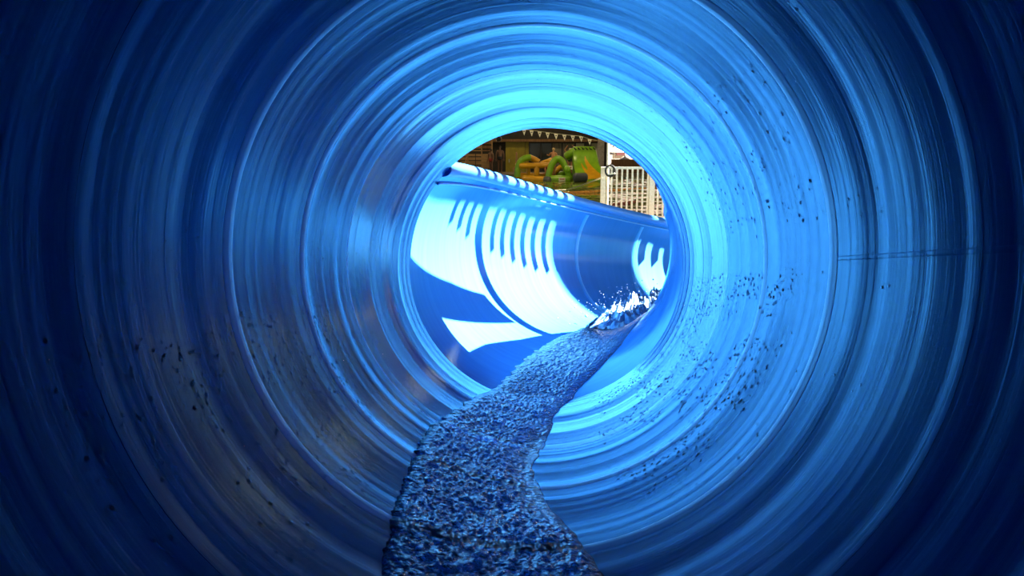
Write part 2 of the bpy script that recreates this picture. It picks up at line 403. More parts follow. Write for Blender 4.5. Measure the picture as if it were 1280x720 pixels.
# closed tube, section by section
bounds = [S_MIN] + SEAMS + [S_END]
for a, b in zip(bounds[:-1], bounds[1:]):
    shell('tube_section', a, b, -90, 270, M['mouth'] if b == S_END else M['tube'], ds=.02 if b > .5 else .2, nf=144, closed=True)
g = np.linspace(-.9, 270, 2)
# raised joint rings where the sections are bolted together
def joint_ring(s0, f0, f1, w, h, m=None, nf=144):
    d = np.linspace(-1, 1, 13); ph = np.linspace(f0, f1, nf+1)
    S2 = (s0 + d*w)[:, None] + 0*ph; P2 = ph[None, :] + 0*d[:, None]
    r = ring_r(S2) + .001 - (h+.001)*np.clip(np.cos(d*np.pi/2), 0, 1)[:, None]**.4 + 0*P2
    V = np.concatenate([wall_pt(S2, P2, r), wall_pt(S2[::-1], P2[::-1], np.full_like(P2, 1.012)), wall_pt(S2[:1], P2[:1], r[:1])], 0)
    UV = np.stack([np.concatenate([P2, P2[::-1], P2[:1]], 0)/360, np.concatenate([S2, S2[::-1], S2[:1]], 0)], -1)
    return link_mesh('joint_ring', grid_mesh('joint_ring', V, UV), m or M['seal'], ws, smooth=True)
for s0, w, h in ((2.62, .045, .0018), (3.43, .04, .0013), (4.20, .035, .0012)):
    joint_ring(s0, -90, 270, w, h)
# the joint where the two half shells meet, along both sides
for f0, s_end in ((-1.5, 2.6),):
    s = np.linspace(0, s_end, 160); w = np.array([-.7, -.4, 0, .4, .7]); hh = np.array([.0006, -.0003, -.0008, -.0003, .0006])
    V = wall_pt(s[:, None] + 0*w, f0 + w[None, :] + 0*s[:, None], ring_r(s)[:, None] + hh[None, :])
    V2 = wall_pt(s[:, None] + 0*w, f0 + w[None, ::-1] + 0*s[:, None], np.full((160, 5), 1.01))
    V = np.concatenate([V, V2, V[:, :1]], 1)
    UV = np.stack([np.linspace(0, .02, 11)[None, :] + 0*s[:, None], s[:, None] + np.zeros(11)], -1)
    link_mesh('side_seam', grid_mesh('side_seam', V, UV), M['tube'], ws, smooth=True)
# outer flange round the tube's mouth, and an unseen cap added to keep light out behind
V = np.stack([wall_pt(np.full(121, S), np.linspace(-90, 270, 121), np.full(121, r_)) for S, r_ in
              ((5.80, 1.02), (5.80, 1.10), (5.85, 1.10), (5.85, 1.02), (5.80, 1.02))], 0)
link_mesh('mouth_flange', grid_mesh('mouth_flange', V), M['lip'], ws, smooth=False)
MB().add([wp(S_MIN+.02, a, 1.01) for a in range(0, 360, 10)] + [wp(S_MIN-.1, a, 1.01) for a in range(0, 360, 10)],
         [tuple(range(36)), tuple(range(71, 35, -1))] + [(i, (i+1) % 36, 36+(i+1) % 36, 36+i) for i in range(36)]).build('end_plate', M['lip'], ws)

# open trough
def phiL(s): return 138.0
RLX, RLY = [5.85, 6.3, 7.0, 8.0, 9.9, 12, 16], [34, 21, 17, 7, -5, -5, -5]
def phiR(s): return 360 + float(np.interp(s, RLX, RLY))
TB = [5.85, 8.35, 11.2, 12.75, 15.8]
flat = lambda s: 1 + 0*np.asarray(s, float)
for a, b in zip(TB[:-1], TB[1:]):
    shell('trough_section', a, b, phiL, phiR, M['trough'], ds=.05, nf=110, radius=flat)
for s0 in (11.2, 12.75):
    joint_ring(s0, 145, 330, .05, .007, M['seal'], 90)
# rolled lips along both upper edges
sl = np.linspace(5.86, 15.8, 200)
MB().tube([wp(q, 138-1.5, 1.035) for q in sl], .062*R, 14).build('rolled_lip', M['lip'], ws, smooth=True)
MB().tube([wp(q, phiR(q)+1.5, 1.045) for q in sl], .052*R, 14).build('rolled_lip', M['lip'], ws, smooth=True)
# narrow ledge under the left lip
MB().tube([wp(q, 142.8, .992) for q in sl], .010*R, 8).build('lip_ledge', M['seal_plain'], ws, smooth=True)
# supports under the run
for q in (-6, -2, 2.2, 5.4, 8.6, 12.0, 15.2):
    p = wp(q, 270, 1.06)
    if p.z > .05:
        MB().tube([(p.x, p.y, 0), (p.x, p.y, p.z)], .05, 12).box((p.x, p.y, .01), (.22, .22, .02)).build('support_post', M['steel'], ws)

# unseen panel added by the right lip, cut to cast the wedge shadow opposite
def back_project(s, phi, off=1.75):
    """walks from a wall point towards the sun until it is `off` radii right of the run's middle"""
    p = wp(s, phi); u = SUN
    th = np.interp(s, _s, _th); n = Vector((math.cos(th), -math.sin(th), 0))
    c = wp(s, 0, 0)
    t = (off*R - (p-c).dot(n))/u.dot(n); return p + u*t
poly = [back_project(*q) for q in ((5.55, 176), (5.86, 176), (7.1, 196), (8.0, 208), (8.25, 231), (6.41, 209), (6.39, 239), (5.55, 239))]
MB().prism(poly, (.012, 0, 0)).build('guard_panel', M['lip'], ws)
p = (poly[0] + poly[-1])/2
MB().bar(poly[-1], wp(5.7, 20, 1.1), .05).build('guard_bracket', M['steel'], ws)

# ------------------------------------------------------------------ water running down the slide
LX = [0, 2.2, 2.56, 2.95, 3.55, 4.2, 5.2, 6.4, 7.7, 9.0, 9.9, 10.6, 11.5, 12.6, 15.6]
LP = [250, 246.5, 243.5, 241.5, 239, 238, 243, 252, 256, 257, 255, 246, 232, 221.5, 219]
RX = [0, 2.38, 2.6, 2.95, 3.37, 3.6, 3.9, 4.33, 5.0, 5.5, 6.0, 6.4, 7.0, 8.0, 9.5, 15.6]
RP = [288, 283.5, 281.5, 277.5, 272.5, 270.5, 270.5, 272, 274.5, 277.5, 284, 292, 305, 315, 320, 321]
s = np.concatenate([np.linspace(.3, 2.1, 60), np.linspace(2.12, 6.5, 330), np.linspace(6.53, 15.4, 260)])
nt_ = 110
t = np.linspace(0, 1, nt_)
S2 = np.repeat(s[:, None], nt_, 1); T2 = np.repeat(t[None, :], len(s), 0)
a0 = np.interp(s, LX, LP)[:, None]; a1 = np.interp(s, RX, RP)[:, None]
def fbm(P, o=3):
    return np.array([mn.fractal(Vector(p), .8, 2.1, o) for p in P.reshape(-1, 3)]).reshape(P.shape[:-1])
A = a0 + (a1-a0)*T2
edgeL = fbm(np.stack([S2[:, :1]*9, 0*S2[:, :1]+3, 0*S2[:, :1]], -1), 4)*1.6
edgeR = fbm(np.stack([S2[:, :1]*3, 0*S2[:, :1]+9, 0*S2[:, :1]], -1), 3)*1.1
A = A + edgeL*(1-T2)**4 + edgeR*T2**4
prof = np.clip(1-(2*T2-1)**6, 0, 1)**.7
thin = 1 - .75*np.clip((T2-.72)/.2, 0, 1)*np.interp(s, [2.8, 3.1, 4.6, 5.2], [0, 1, 1, 0])[:, None]
arc = A*np.pi/180
n1 = fbm(np.stack([S2*9, arc*22, 0*S2], -1), 3); n2 = fbm(np.stack([S2*26, arc*60, 0*S2+5], -1), 2)
amp = np.interp(s, [0, 4, 6, 8, 9.5, 10.5, 13], [1, 1, .6, .35, .5, 1.7, 1.5])[:, None]
th_ = np.interp(s, [0, 5, 8], [.045, .04, .03])[:, None]*prof*thin + prof*thin*(n1*.010 + n2*.010)*amp
th_ = np.clip(th_, .0015, None)
r_in = 1 - th_
# from s = 9.6 on the water stands level across the trough (the jump behind the splash)
lev = np.interp(s, [9.3, 10.2, 11.2, 12.6, 15.4], [.985, .90, .80, .66, .64])[:, None]
r_lev = lev/np.clip(-np.sin(arc), .45, 1)
wj = np.interp(s, [9.3, 10.0], [0, 1])[:, None]
r_jump = np.minimum(r_lev - (n1*.045 + n2*.02)*amp*.6*prof, .999)
r_in = (r_in*(1-wj) + np.minimum(r_in, r_jump)*wj)*ring_r(s)[:, None]
top = wall_pt(S2, A, r_in); bot = wall_pt(S2, A, np.full_like(A, .9992)*ring_r(s)[:, None])
V = np.concatenate([top, bot[:, ::-1], top[:, :1]], 1)
o = link_mesh('slide_water', grid_mesh('slide_water', V, flip=False), M['stream'], smooth=True)
tag(o, 'dark rippled stream of water running down the blue slide', 'water', kind='stuff')
bm = bmesh.new(); bm.from_mesh(o.data); bmesh.ops.remove_doubles(bm, verts=bm.verts, dist=1e-6); bmesh.ops.recalc_face_normals(bm, faces=bm.faces); bm.to_mesh(o.data); bm.free()

# splash: a churned heap of foam with flying drops
ns_, nt2 = 130, 110
sS = np.linspace(9.6, 12.9, ns_); tS = np.linspace(0, 1, nt2)
S3 = np.repeat(sS[:, None], nt2, 1); T3 = np.repeat(tS[None], ns_, 0)
aL = np.interp(sS, LX, LP)[:, None]; A3 = aL + 1 + (312-aL)*T3
u = (S3-9.6)/3.3
env = np.sin(np.pi*np.clip(u, 0, 1))**.6*np.clip(1-(2*T3-1)**4, 0, 1)
f1 = fbm(np.stack([S3*3.2, np.radians(A3)*5, 0*S3+2], -1), 5); f2 = fbm(np.stack([S3*9, np.radians(A3)*13, 0*S3+7], -1), 4)
lev3 = np.interp(sS, [9.3, 10.2, 11.2, 12.6, 15.4], [.985, .90, .80, .66, .64])[:, None]
base = lev3/np.clip(-np.sin(np.radians(A3)), .45, 1)
r3 = base - env*(.06 + .24*np.clip(f1+.3, 0, 1.2) + .05*f2) + (1-env)*.03
r3 = np.minimum(r3, .999)
fo = link_mesh('splash_foam', grid_mesh('splash_foam', wall_pt(S3, A3, r3)), M['foam'], smooth=True)
tag(fo, 'white churning foam where the stream meets the trough bend', 'foam', kind='stuff')
def drops_mesh(P, N, r, sub, stretch=None):
    """many small beads in one mesh"""
    bm = bmesh.new(); bmesh.ops.create_icosphere(bm, subdivisions=sub, radius=1)
    bv = np.array([v.co[:] for v in bm.verts]); bf = np.array([[v.index for v in f.verts] for f in bm.faces]); bm.free()
    n = len(P); vs = np.zeros((n, len(bv), 3)); fs = []
    for i in range(n):
        nrm = N[i]/np.linalg.norm(N[i]); h = np.cross(nrm, (0, 1, 0.01)); h /= np.linalg.norm(h); k = np.cross(nrm, h)
        st = stretch[i] if stretch is not None else (1, 1, 1)
        vs[i] = P[i] + (bv[:, :1]*h*st[0] + bv[:, 1:2]*k*st[1] + bv[:, 2:]*nrm*st[2])*r[i]
    F = (bf[None] + (np.arange(n)*len(bv))[:, None, None]).reshape(-1, 3)
    me = bpy.data.meshes.new('drops'); me.from_pydata(vs.reshape(-1, 3).tolist(), [], F.tolist())
    return me
n = 300
qs = rng.normal(11.1, .75, n); qa = rng.uniform(228, 310, n); qh = np.abs(rng.normal(0, .16, n)) + .03
lv = np.interp(qs, [9.3, 10.2, 11.2, 12.6, 15.4], [.985, .90, .80, .66, .64])/np.clip(-np.sin(np.radians(qa)), .5, 1)
P = wall_pt(qs, qa, lv - .07 - qh)
dm = drops_mesh(P, rng.normal(size=(n, 3)), rng.gamma(1.6, .0013, n) + .0008, 1)
tag(link_mesh('splash_drops', dm, mat('spray_drop', (.30, .40, .52), .3, spec=.4), smooth=True), 'white drops of spray flying above the foam in the trough', 'spray', kind='stuff')

# beads of water clinging to the tube wall
def bead_cloud(n, s0, s1, f0, f1, r0):
    q = rng.uniform(s0, s1, n); a = rng.uniform(f0, f1, n)
    keep = np.array([mn.noise(Vector((x*2.2, y*.08, 1.7))) > -.18 for x, y in zip(q, a)])
    return q[keep], a[keep], (r0*np.clip(rng.gamma(2.6, .38, n), .3, 1.7))[keep]
cl = [bead_cloud(1500, 1.6, 4.6, 192, 236, .0021), bead_cloud(400, 1.5, 5.0, 176, 200, .0014), bead_cloud(2600, 3.0, 5.7, 290, 356, .0021),
      bead_cloud(420, 2.2, 4.6, 5, 45, .0022), bead_cloud(260, 2.2, 3.6, 290, 358, .0015), bead_cloud(120, 2.0, 5.6, 45, 176, .0014), bead_cloud(200, 4.4, 5.8, -4, 60, .0016)]
q, a, rr = (np.concatenate([c[i] for c in cl]) for i in range(3))
P = wall_pt(q, a, ring_r(q)); Cn = wall_pt(q, a, 0*q); N = Cn - P
st = [(1, 1 + abs(rng.normal(0, .5)), .55) for _ in q]
tag(link_mesh('wall_droplets', drops_mesh(P, N, rr, 1, st), M['drop'], smooth=True), 'beads of water clinging to the inside of the blue tube', 'droplets', kind='stuff')

# ------------------------------------------------------------------ fence on the right of the slide (its shadow stripes the left wall)
def fence_hit(s, phi, x0=(2.55, 7.0), d=(1.95, 6.2)):
    """from a shadow on the wall back along the sun to the upright plane of the right-hand fence"""
    p = wp(s, phi)
    a = Vector((x0[0]*R, x0[1]*R*CP, 0)); dv = Vector((d[0], d[1], 0)).normalized(); n = Vector((dv.y, -dv.x, 0))
    t = (a-p).dot(n)/SUN.dot(n); return p + SUN*t
fr = empty('handrail_fence', (0, 0, 0), label='white picket handrail on the right of the slide whose shadow stripes the trough', cat='fence')
gap = .335
tooth = [7.10 + gap*i for i in range(4)] + [8.62 + gap*i for i in range(18)]
for s0 in tooth:
    bot_phi = float(np.interp(s0, [7.1, 7.55, 7.9, 8.6, 9.2, 9.8, 10.3, 13, 14.5], [164, 169, 174, 181, 187, 193, 195, 178, 176]))
    b = fence_hit(s0, bot_phi); tp = fence_hit(s0, 136)
    MB().bar((b.x, b.y, b.z), (b.x, b.y, tp.z + .22), .02, .066, up=(0, 1, 0)).build('picket', M['white_paint'], fr)
a, b = fence_hit(6.85, 147.5), fence_hit(14.6, 150)
mids = [fence_hit(q, f) for q, f in ((5.5, 146.3), (6.7, 147.3), (7.3, 147.6), (7.75, 148), (8.6, 149.3), (9.3, 150), (10.3, 151), (11.5, 151.5), (13, 150.5), (14.6, 150))]
for i in range(len(mids)-1):
    MB().bar(mids[i], mids[i+1], .02, .030).build('rail', M['white_paint'], fr)
for s0, f in ((8.27, 205), (13.9, 205)):
    p = fence_hit(s0, f); tp = fence_hit(s0, 134)
    MB().box((p.x, p.y, (tp.z+.3)/2), (.05, .105, tp.z+.3)).build('post', M['white_paint'], fr)
# unseen pillar added far to the right, whose broad soft shadow darkens the bend
p = wp(11.62, 190) + SUN*10.5
tw = empty('concrete_pillar', (p.x, p.y, 0), 0, label='tall concrete pillar right of the slide that shades the trough bend', cat='pillar')
MB().box((0, 0, 5.5), (.9, .90, 11)).build('shaft', M['concrete'], tw)
MB().box((0, 0, .15), (1.2, 1.3, .3)).build('plinth', M['concrete'], tw)

# ------------------------------------------------------------------ pool fence beyond the trough
FY = 17.2
pf = empty('pool_fence', at(753, 275, FY), label='white metal picket fence at the pool edge behind the trough', cat='fence'); pf.location.z = 0
def lx(px): return at(px, 260, FY).x - pf.location.x
zt = at(760, 210, FY).z
def upright(name, px, w, top, d=.03):
    return MB().box((lx(px), 0, top/2), (w, d, top)).build(name, M['white_paint'], pf)
upright('post', 753.2, .10, zt+.02, .1); upright('post', 814, .11, zt+.02, .11); upright('post', 876, .11, zt+.02, .11)
x = 763.8
while x < 905:
    if min(abs(x-q) for q in (753.2, 814, 876)) > 4: upright('picket', x, .036, zt)
    x += 6.45
MB().box(((lx(750)+lx(905))/2, 0, zt), (lx(905)-lx(750), .05, .05)).build('rail', M['white_paint'], pf)
MB().box(((lx(750)+lx(905))/2, 0, .12), (lx(905)-lx(750), .05, .05)).build('rail', M['white_paint'], pf)
pl = empty('white_pole', at(758.7, 260, FY+.35), label='thin white pole standing behind the first post of the pool fence', cat='pole'); pl.location.z = 0
MB().tube([(0, 0, 0), (0, 0, 2.0)], .028, 10).build('shaft', M['white_paint'], pl)
MB().ball((0, 0, 2.02), .035).build('cap', M['white_paint'], pl)
hr = empty('hose_coil', at(762.5, 213.5, FY-.12), label='dark coiled hose hung on a bracket beside the fence post', cat='hose')
for k in range(3):
    MB().tube([(math.cos(t_)*(.085+.012*k), -.02*k, math.sin(t_)*(.10+.012*k)) for t_ in np.linspace(0, 6.283, 25)[:-1]], .012, 8, closed=True).build('coil', M['black'], hr, smooth=True)
MB().bar((-.12, .02, -.09), (.10, -.06, -.05), .03).build('bracket', M['white_paint'], hr)
rp = MB().tube([at(752, 222, FY-.05)] + [at(752 + (695-752)*k/8, 222 + (241-222)*k/8 + 1.4*math.sin(math.pi*k/8), FY + 14*k/8) for k in range(1, 9)], .02, 8)
tag(rp.build('tether_rope', M['rope'], smooth=True), 'pale rope running from the fence post down to the pool', 'rope')

# floating lane lines
def lane(name, px0, py0, px1, py1, n, m, label):
    r_ = empty(name, (0, 0, 0), label=label, cat='lane rope')
    def surf(px, py):
        f = 1280*28/36; X, Z = (px-640)/f, (360-py)/f; d = Vector((X, CP+Z*SP, -SP+Z*CP)); return d*((WATER_Z-CAM_Z)/d.z) + Vector((0, 0, CAM_Z))
    a, b = surf(px0, py0), surf(px1, py1)
    MB().tube([a, b], .02, 6).build('cable', M['rope'], r_)
    d = (b-a)
    for k in range(n):
        c = a + d*((k+.5)/n); e = d*(.42/n)
        MB().tube([c-e, c-e*.9, c+e*.9, c+e], [.05, .085, .085, .05], 8).build('float', m, r_, smooth=True)
lane('lane_rope', 660, 245, 850, 234, 34, M['lane'], 'orange lane rope floating across the pool behind the fence')
lane('lane_rope', 757, 258.5, 796, 253.5, 14, M['red'], 'short red float line on the water seen between fence pickets')

# ------------------------------------------------------------------ pennants
PY = 45.0
pn = empty('pennant_string', at(695, 166, PY), label='string of white triangular pennants hung under the dark hall roof', cat='bunting')
pts = [(640, 160.0), (648, 160.8), (655, 161.7), (664.5, 162.8), (674.5, 164.2), (684.5, 165.5), (695, 167), (705.5, 168.3), (716, 169.2), (726.5, 170.2), (737, 174), (760, 178)]
o0 = pn.location
MB().tube([at(*q, PY)-o0 for q in pts], .012, 6).build('cord', M['rope'], pn)
for q in pts[2:11]:
    a = at(q[0]-2.6, q[1]+.1, PY)-o0; b = at(q[0]+2.6, q[1]+.5, PY)-o0; c = at(q[0]+.3, q[1]+7.6, PY)-o0
    pe = MB().prism([a, b, c], (0, .012, 0)).build('pennant', M['pennant'], pn)
    m_ = at(q[0]+.1, q[1]+2.6, PY)-o0
    MB().box((m_.x, m_.y-.004, m_.z), (.075, .006, .06)).build('printed_mark', M['grey_vinyl'], pe)

for q in (pts[0], pts[-1]):
    a = at(*q, PY)-o0; MB().tube([a, (a.x, a.y, 5.0-o0.z)], .012, 6).build('hanger', M['rope'], pn)
# ------------------------------------------------------------------ inflatables
IY = 45.0; U = IY/ (1280*28/36)
def I(px, py, d=0): return ((px-700)*U, d, (232-py)*U - .05)
ia = empty('inflatable_obstacle_course', (at(700, 232, IY).x, IY, WATER_Z), label='yellow and green inflatable hurdle course floating left of the green slide', cat='inflatable')
r_ = .165
MB().round_tube(I(655, 229, -.6), I(680, 230, -.9), .21).build('float_tube', M['yellow_vinyl'], ia, True)
MB().round_tube(I(680.3, 230, -.92), I(685.5, 230.3, -.98), .215).build('float_tube', M['grey_vinyl'], ia, True)
MB().round_tube(I(648, 227, 1.0), I(704, 227, 1.0), .20).build('float_tube', M['yellow_vinyl'], ia, True)
def arch(pts, d, r, m, name='arch', n=28):
    P = np.array([I(a, b, d) for a, b in pts]); tt = np.arange(len(P)); t2 = np.linspace(0, len(P)-1, n)
    # Catmull-Rom through the points
    out = []
    for q in t2:
        i = min(int(q), len(P)-2); w = q-i
        p0, p1, p2, p3 = P[max(i-1, 0)], P[i], P[i+1], P[min(i+2, len(P)-1)]
        out.append(.5*((2*p1)+(-p0+p2)*w+(2*p0-5*p1+4*p2-p3)*w*w+(-p0+3*p1-3*p2+p3)*w**3))
    return MB().tube(out, r, 14).build(name, m, ia, True)
arch([(647, 227), (647.5, 217), (651, 208), (657, 204), (664, 203)], .2, .175, M['green_vinyl'])
arch([(662, 203), (668, 205.5), (674, 209)], .5, .165, M['yellow_vinyl'])
MB().round_tube(I(651, 213.5, .1), I(689, 212.5, -.1), .16).build('crossbeam', M['yellow_vinyl'], ia, True)
MB().round_tube(I(671, 213, 0), I(671, 225, 0), .15).build('upright', M['yellow_vinyl'], ia, True)
MB().round_tube(I(661, 214, .9), I(661, 226, .9), .12).build('upright', M['yellow_vinyl'], ia, True)
MB().round_tube(I(677, 211, .2), I(692, 206, .5), .16).build('crossbeam', M['yellow_vinyl'], ia, True)
MB().round_tube(I(690, 224, .4), I(703, 214, .7), .15).build('crossbeam', M['yellow_vinyl'], ia, True)
arch([(684.5, 231), (685.5, 222), (689, 211), (694.5, 204.8), (700, 206), (705, 214), (711, 229)], -.75, .175, M['green_vinyl'], n=36)
fb_ = MB().round_tube(I(688, 229.5, -.8), I(709, 229.5, -.8), .23).build('float_tube', M['green_vinyl'], ia, True)
lb = MB().box(I(701, 228.8, -1.05), (.36, .03, .17)).build('label_patch', M['label'], fb_)
MB().box(Vector(I(701, 228.8, -1.07)), (.26, .01, .05)).build('print', M['red'], lb)
MB().round_tube(I(690, 227, .6), I(709, 224, .9), .2).build('float_tube', M['green_vinyl'], ia, True)

isl = empty('inflatable_slide', (at(700, 232, IY).x, IY, WATER_Z), label='big green inflatable climbing slide with yellow flame stripe on the pool', cat='inflatable')
# side profile of the slide, swept sideways: fat top roll, then a concave ramp running down to the right and towards us
def ramp_pt(w, v, lift=0):
    """front face of the slide: w across (0 left, 1 right), v down (0 crest, 1 foot)"""
    return (.66 + 1.28*w + (.10 + .42*w)*v**1.6, -.35 - 1.75*v**1.9 - lift, 1.78 - 1.66*v**.82 + lift*.5 + .015*math.sin(w*12))
def slide_body():
    n, V = 19, []
    for k in range(n):
        w = k/(n-1); e = .05*abs(2*w-1)**8
        x0 = .66 + 1.28*w
        row = [(x0, .55, -.05), (x0, .62, .8), (x0, .56, 1.45-e), (x0, .34, 1.78-e), (x0, .05, 1.88-e), (x0, -.20, 1.87-e)]
        row += [tuple(Vector(ramp_pt(w, v)) - Vector((0, 0, e))) for v in (.02, .08, .18, .32, .48, .64, .8, .93)]
        a = Vector(ramp_pt(w, 1)); row += [tuple(a), (a.x, a.y-.05, .02), (a.x, a.y, -.05)]
        V += row
    m = len(V)//n; F = [(i*m+j, i*m+(j+1) % m, (i+1)*m+(j+1) % m, (i+1)*m+j) for i in range(n-1) for j in range(m)]
    F += [tuple(range(m)), tuple((n-1)*m+j for j in range(m))]
    return MB().add(V, F)
sb = slide_body().build('ramp', M['green_vinyl'], isl, True)
mod = sb.modifiers.new('sub', 'SUBSURF'); mod.levels = 1; mod.render_levels = 1
MB().round_tube((.33, -.9, .62), (.33, .3, .62), .2).build('side_bolster', M['green_vinyl'], isl, True)
MB().round_tube(I(709, 201.5, .3), I(716, 196.5, .1), .24).build('side_bolster', M['green_vinyl'], isl, True)
lb = MB().box((.42, -.92, .72), (.42, .03, .2)).build('label_patch', M['label'], isl)
MB().box((.42, -.94, .72), (.28, .01, .06)).build('print', M['red'], lb)
for k in range(6):
    MB().tube([(.74 + k*.21, -.33, 1.80), (.80 + k*.21, -.47, 1.71), (.86 + k*.21, -.41, 1.70)], .032, 7).build('handle', M['black'], isl, True)
# yellow flame print lying on the ramp: three tongues rising from a broad foot
def flame(name, edge):
    rows = []
    for v, wa, wb_ in edge: rows.append([ramp_pt(wa + (wb_-wa)*q, v, .02) for q in np.linspace(0, 1, 5)])
    return link_mesh(name, grid_mesh(name, np.array(rows)), M['yellow_vinyl'], isl, True)
flame('flame_stripe', [(.20, .50, .52), (.32, .46, .56), (.45, .47, .62), (.58, .50, .70), (.72, .44, .80), (.86, .30, .92), (.99, .16, .99)])
flame('flame_stripe', [(.42, .30, .32), (.55, .30, .38), (.68, .34, .46), (.80, .36, .55)])
gr = MB().round_tube(I(714.5, 225.5, -2.75), I(725.5, 225.5, -2.65), .25).build('roller_float', M['grey_vinyl'], isl, True)

MB().round_tube((.45, 1.4, 0), (.75, 1.4, 0), .31).build('rear_float', M['green_vinyl'], isl, True)
MB().round_tube((1.55, 1.6, -.05), (1.9, 1.6, -.05), .21).build('rear_float', M['green_vinyl'], isl, True)
# ------------------------------------------------------------------ bench stand, speaker
bs = empty('bench_stand', (at(590, 213, 51).x, 51, 0), label='stacked wooden slatted benches by the dark hall wall at left', cat='bench')
def B(px, py): p = at(px, py, 51); return p.x - bs.location.x, p.z
def slat(px0, px1, py0, py1, d=0, m='timber'):
    a = B(px0, py0); b = B(px1, py1)
    MB().box(((a[0]+b[0])/2, d, (a[1]+b[1])/2), (b[0]-a[0], .05, a[1]-b[1])).build('slat', M[m], bs)
for y0, y1 in ((192.5, 195.3), (196.6, 200.2), (201.4, 205.8), (207.2, 211)): slat(560, 594, y0, y1); slat(594.8, 602, y0, y1, -.01)
slat(602.4, 612, 192.5, 211, -.05)
slat(560, 613, 213, 219, -.3, 'timber_dark')
for y0, y1 in ((176.5, 180.2), (182, 185.5), (187.5, 189)): slat(560, 601, y0, y1, .3); slat(603, 615, y0, y1, .32, 'timber_dark')
for px_, y0 in ((584.5, 184), (602, 168), (615, 172)):
    a, b = B(px_-.5, y0), B(px_+.5, 212)
    MB().box(((a[0]+b[0])/2, .2, a[1]/2), (.07, .07, a[1])).build('post', M['timber'], bs)
sk = empty('wall_speaker', at(623.5, 173.5, WY-.6), label='round dark loudspeaker mounted high beside the yellow door', cat='speaker')
MB().tube([(0, .5, 0), (0, 0, 0)], .2, 20).build('cabinet', M['concrete'], sk, True)
MB().tube([(0, 0, 0), (0, -.03, 0), (0, -.02, 0)], [.17, .17, .05], 20).build('cone', M['black'], sk, True)

# ------------------------------------------------------------------ parasols past the hall corner
def parasol(px, py, Y, rad, label):
    p = at(px, py, Y); r_ = empty('parasol', (p.x, p.y, 0), label=label, cat='parasol')
    MB().tube([(0, 0, 0), (0, 0, p.z)], .03, 8).build('pole', M['white_paint'], r_)
    V = [(0, 0, p.z+rad*.18)]; F = []
    for k in range(8):
        a = k*math.pi/4; V.append((rad*math.cos(a), rad*math.sin(a), p.z-rad*.32))
    for k in range(8): F.append((0, 1+k, 1+(k+1) % 8))
    V2 = [(x, y, z-.03) for x, y, z in V]
    MB().add(V + V2, F + [tuple(9+i for i in f[::-1]) for f in F] + [(1+k, 10+k, 10+(k+1) % 8, 1+(k+1) % 8) for k in range(8)]).build('canopy', M['parasol'], r_)
    MB().ball((0, 0, p.z+rad*.2), .06).build('finial', M['white_paint'], r_)
parasol(757, 189, 62, .72, 'white parasol nearest the hall corner, beside the white pole')
parasol(768, 186, 66, .78, 'white parasol further right, in front of the sunlit building')
parasol(781, 199, 58, 1.05, 'beige parasol low above the pool fence at right')

